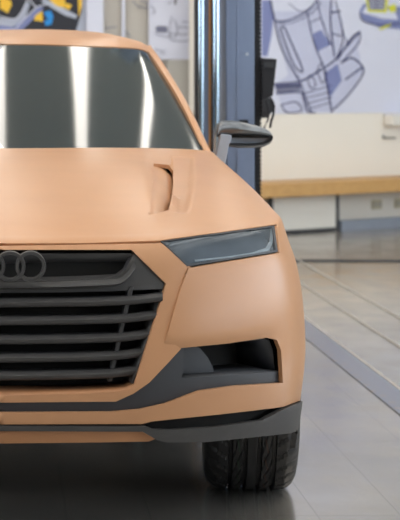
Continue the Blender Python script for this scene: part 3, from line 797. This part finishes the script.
# ---- badge: four interlocking rings
bd = empty('badge', (0, 1.3, 0)); bd.parent = car; bd.location = (0, -2.15, .773)
yb = -.862
r_out = 15.4*4.13/FPX; rt = .0048
for k in range(4):
    cx = (k-1.5)*20.4*4.13/FPX; zc = H-(266.5-PY0)*4.13/FPX
    n = 56; v, f = [], []
    prof = [(-rt, -.004), (-rt*.75, -.010), (rt*.75, -.010), (rt, -.004), (rt, .008), (-rt, .008)]
    for i in range(n):
        a = 2*math.pi*i/n
        for (dr, dy) in prof:
            rr = r_out-rt+dr; v.append((cx+rr*math.cos(a), yb+dy+(.001 if k % 2 else 0), zc+rr*math.sin(a)))
    m_ = len(prof)
    for i in range(n):
        for j in range(m_): f.append((i*m_+j, i*m_+(j+1) % m_, ((i+1) % n)*m_+(j+1) % m_, ((i+1) % n)*m_+j))
    o = mesh('ring', v, f, GREY, None, True, 40); o.data.transform(Matrix.Translation(-Vector((0, -.85, .773)))); o.parent = bd

# ---- greenhouse
gm = []
for a, c in zip(belt, gtop):
    p = Vector(a).lerp(Vector(c), .5); p.z += .008; p.x += .005 if p.x > .3 else 0; gm.append(tuple(p))
spine = [(0, 2.0, 1.462)]*9 + [(0, 2.05, 1.462), (0, 2.2, 1.46), (0, 2.4, 1.45), (0, 2.55, 1.44), (0, 2.6, 1.43), (0, 2.62, 1.43), (0, 2.62, 1.43)]
hm = []
for a, c in zip(head, spine):
    p = Vector(a).lerp(Vector(c), .5); p.z += .008 if abs(a[0]) > .1 else .003; hm.append(tuple(p))
belt_in = [(x*.992, y+.012, z-.006) for x, y, z in belt]
gl = Surf(np.array([belt_in, gm, gtop, head, hm, spine]))
def rect(s0, s1, t0, t1): return stline((s0, t0), (s1, t0)) + stline((s1, t0), (s1, t1)) + stline((s1, t1), (s0, t1)) + stline((s0, t1), (s0, t0))
gb, gc, gt_ = (np.array(q, float) for q in (belt_in, [tuple(Vector(a).lerp(Vector(c), .5) + Vector((.004 if a[0] > .3 else 0, -.002, .007))) for a, c in zip(belt_in, gtop)], gtop))
gw = Surf(np.array([3*gb-3*gc+gt_, gb, gc, gt_, 3*gt_-3*gc+gb]))      # windscreen: one even curve from cowl to header
panel('windscreen', GLASS, rect(0.0, 6.1, 1.0, 3.0), sf=gw, grid=(.15, .1), off=.0, th=.006)
panel('side_window', GLASS, rect(7.6, 12.6, 0.05, 1.85), sf=gl, grid=(.2, .15), off=-.004, th=.006)
panel('rear_window', GLASS, rect(13.3, 15.0, 0.1, 1.9), sf=gl, grid=(.2, .15), off=-.004, th=.006)
panel('roof', CLAY, rect(0.0, 15.0, 2.02, 4.999), sf=gl, grid=(.2, .12), off=.003, th=.02)
panel('front_pillar', CLAY, rect(6.12, 7.6, 0.0, 2.02), sf=gl, grid=(.2, .12), off=.004, th=.02)
panel('rear_pillar', CLAY, rect(12.6, 13.3, 0.0, 2.02), sf=gl, grid=(.2, .12), off=.003, th=.02)
MB().box(-.70, .70, 1.2, 3.0, .9, 1.0).box(-.5, .5, 1.45, 2.9, 1.0, 1.3).obj('cabin_core', BLACK, car)

# ---- underbody and wheel wells
ub = MB().box(-.50, .50, -.70, 3.2, .35, .42).box(-.78, .78, .60, 2.00, .33, .42).box(-.5, .5, -.70, 3.2, .42, .6)
ub.obj('underbody', BLACK, car)
for s in (1, -1):
    for cy in (0, 2.62):
        n = 24; v, f = [], []
        for i in range(n+1):
            a = R(180*i/n)
            for x in (.50, .80): v.append((s*x, cy+.42*math.cos(a), .38+.42*math.sin(a)))
        f = [(2*i, 2*i+1, 2*i+3, 2*i+2) for i in range(n)]
        mesh('wheel_well', v, f, BLACK, car, True)

# ---- wheels
def wheel(cx, cy, s, steer=0):
    w_ = empty('wheel', (0, 0, 0)); w_.parent = car; w_.location = Vector((cx, cy, .36)) - Vector(car.location); w_.rotation_euler = (0, 0, R(steer))
    rr_, hw = .360, .134
    prof = [(-.108, .232), (-.122, .250), (-.135, .280), (-.138, .300), (-.134, .322), (-.124, .341), (-.111, .352), (-.102, .3565)]
    tread = []
    gro = [-.062, -.021, .021, .062]
    x = -.098
    while x <= .0981:
        g = any(abs(x-q) < .0058 for q in gro); tread.append((x, .3585 + .0015*math.cos(x/.1*1.5) - (.013 if g else 0), g)); x += .0028
    full = [(a, b_, False) for a, b_ in prof] + tread + [(-a, b_, False) for a, b_ in prof[::-1]]
    n = 240; v, f = [], []; k = len(full)
    for i in range(n):
        a = 2*math.pi*i/n
        for (px_, r_, g) in full:
            r2 = r_
            if not g and r_ > .33:
                ax = abs(px_)
                if ax > .066:                      # shoulder sipes
                    if ((i + int(ax*90)) % 6) == 0: r2 -= .006
                elif .026 < ax < .057:             # slanted cuts
                    if ((i + int(px_*420)) % 8) == 0: r2 -= .006
            v.append((px_*s, r2*math.cos(a), r2*math.sin(a)))
    for i in range(n):
        for j in range(k-1): f.append((i*k+j, i*k+j+1, ((i+1) % n)*k+j+1, ((i+1) % n)*k+j))
    def mk(nm, v, f, m, sm=True, au=30):
        o = mesh(nm, v, f, m, None, sm, au); o.parent = w_; return o
    tire = mk('tire', v, f, RUB)
    def lathe(nm, prof, m, n=64):
        v, f = [], []; k = len(prof)
        for i in range(n):
            a = 2*math.pi*i/n
            for (x, r_) in prof: v.append((x*s, r_*math.cos(a), r_*math.sin(a)))
        for i in range(n):
            for j in range(k-1): f.append((i*k+j, i*k+j+1, ((i+1) % n)*k+j+1, ((i+1) % n)*k+j))
        return mk(nm, v, f, m)
    rim = lathe('rim', [(-.112, .240), (-.116, .234), (-.112, .226), (-.09, .215), (-.05, .205), (.06, .205), (.09, .215), (.112, .226), (.116, .236), (.112, .242)], SILV)
    lathe('brake_disc', [(-.03, .04), (-.03, .17), (-.012, .17), (-.012, .04)], SILV)
    for (x, m) in ((-.040, RED), (.041, STO)):
        v, f = [], []
        for i in range(90):
            if i % 3 == 2: continue
            k = len(v)
            for t_ in (0, 1):
                a = 2*math.pi*(i+t_)/90 ; dx = .004*((i % 3)+t_-1)
                v += [((x-.0013+dx)*s, .3602*math.cos(a), .3602*math.sin(a)), ((x+.0013+dx)*s, .3602*math.cos(a), .3602*math.sin(a))]
            f.append((k, k+1, k+3, k+2))
        o = mk('tread_stripe', v, f, m); o['kind'] = 'stuff'
    sp = MB()
    for q in range(10):
        a = 2*math.pi*q/10; c, d = math.cos(a), math.sin(a); tn = (-d*.018, c*.018)
        P = [(r_*c, r_*d) for r_ in (.03, .212)]
        v = [(.085*s, P[0][0]+tn[0], P[0][1]+tn[1]), (.085*s, P[0][0]-tn[0], P[0][1]-tn[1]), (.1*s, P[1][0]-tn[0], P[1][1]-tn[1]), (.1*s, P[1][0]+tn[0], P[1][1]+tn[1])]
        sp.add(v + [(x-.02*s, y, z) for x, y, z in v], [(0, 1, 2, 3), (7, 6, 5, 4), (0, 4, 5, 1), (1, 5, 6, 2), (2, 6, 7, 3), (3, 7, 4, 0)])
    o = mesh('spokes', sp.v, sp.f, SILV, None); o.parent = w_
    lathe('hub', [(-.06, .001), (-.06, .06), (.09, .05), (.1, .03), (.1, .001)], SILV, 32)
for cy in (.055, 2.62):
    for s in (1, -1): wheel(.764*s, cy, s, -6 if cy < 1 else 0)

# ---- door mirrors
def mirror_side(s):
    mr = empty('door_mirror', (0, 0, 0)); mr.parent = car; base = Vector((s*.80, .98, 1.0)); mr.location = base - Vector(car.location)
    def M(nm, v, f, m, sm=True, au=35, sub=0, bev=0):
        v = [Vector((s*p[0], p[1], p[2])) - base for p in v]
        o = mesh(nm, v, f, m, None, sm, au); o.parent = mr
        if bev: b_ = o.modifiers.new('b', 'BEVEL'); b_.width = bev; b_.segments = 3; b_.limit_method = 'ANGLE'; b_.angle_limit = R(30); b_.harden_normals = True; o.data.shade_smooth()
        return o
    D = 5.95
    # cap: closed sections along x; top line, front nose, lower edge of the cap, back
    def sec(px, yt, yb_, dep, nose):
        X = at(px, 0, D).x; zt = at(0, yt, D).z; zb_ = at(0, yb_, D).z; y = D-5
        h = zt-zb_
        ring = []
        for q in range(14):
            a = math.pi*2*q/14; cy_, sz = math.cos(a), math.sin(a)
            yy = y + dep*(.5 - .5*cy_) - nose*max(0, cy_); zz = zb_ + h*(.5+.5*math.copysign(abs(sz)**.75, sz))
            ring.append((X, yy, zz))
        return ring
    secs = [(217.5, 131, 137, .05, .0), (220, 123.5, 138, .10, .0), (225, 121, 137.5, .13, .01), (234, 120.5, 137, .15, .02), (246, 122.5, 137, .15, .02), (258, 125.5, 137.3, .14, .015), (267, 128.5, 137.8, .12, .01), (271, 131.5, 138, .09, .0), (272.8, 135, 138, .05, .0)]
    v, f = [], []
    for q in secs: v += sec(*q)
    for i in range(len(secs)-1):
        for j in range(14): f.append((i*14+j, i*14+(j+1) % 14, (i+1)*14+(j+1) % 14, (i+1)*14+j))
    f += [tuple(range(14)), tuple((len(secs)-1)*14+j for j in range(14))]
    M('cap', v, f, SILV, au=60)
    # lower blade
    v, f = [], []
    lo = [(229, 143.3, 147, .12), (240, 143.5, 148, .13), (255, 143.5, 148, .13), (264, 142.5, 147, .12), (270, 139, 144, .10), (272.8, 135.5, 141, .06)]
    for (px, yt, yb_, dep) in lo:
        X = at(px, 0, D).x; zt = at(0, yt, D).z; zb_ = at(0, yb_, D).z; y = D-5
        v += [(X, y+.006, zt), (X, y-.004, (zt+zb_)/2), (X, y+.012, zb_), (X, y+dep, zb_), (X, y+dep, zt)]
    for i in range(len(lo)-1):
        for j in range(5): f.append((i*5+j, i*5+(j+1) % 5, (i+1)*5+(j+1) % 5, (i+1)*5+j))
    f += [(0, 1, 2, 3, 4), tuple((len(lo)-1)*5+j for j in range(5))]
    M('lower_blade', v, f, SILV, au=30)
    # slot between cap and blade
    def prism(pts, y0, y1):
        n = len(pts); a = [(at(px, py, D).x, y0, at(px, py, D).z) for px, py in pts]; c = [(x, y1, z) for x, _, z in a]
        return a+c, [tuple(range(n)), tuple(range(2*n-1, n-1, -1))] + [(i, (i+1) % n, (i+1) % n+n, i+n) for i in range(n)]
    v, f = prism([(229, 136), (271, 136.5), (269, 142), (262, 144.5), (229, 144.5)], D-5+.035, D-5+.10)
    M('slot', v, f, SILL, sm=False)
    v, f = prism([(229.5, 135), (270, 136.5), (269.5, 138.2), (229.5, 137.8)], D-5+.004, D-5+.05)
    M('slot_edge', v, f, BLACK, sm=False)
    # arm
    v, f = prism([(220.5, 134), (231.5, 135), (231, 140), (228.5, 146), (225.5, 161), (224, 168), (214.5, 163), (217, 150)], D-5-.008, D-5+.05)
    M('arm', v, f, SILL, bev=.003)
mirror_side(1); mirror_side(-1)
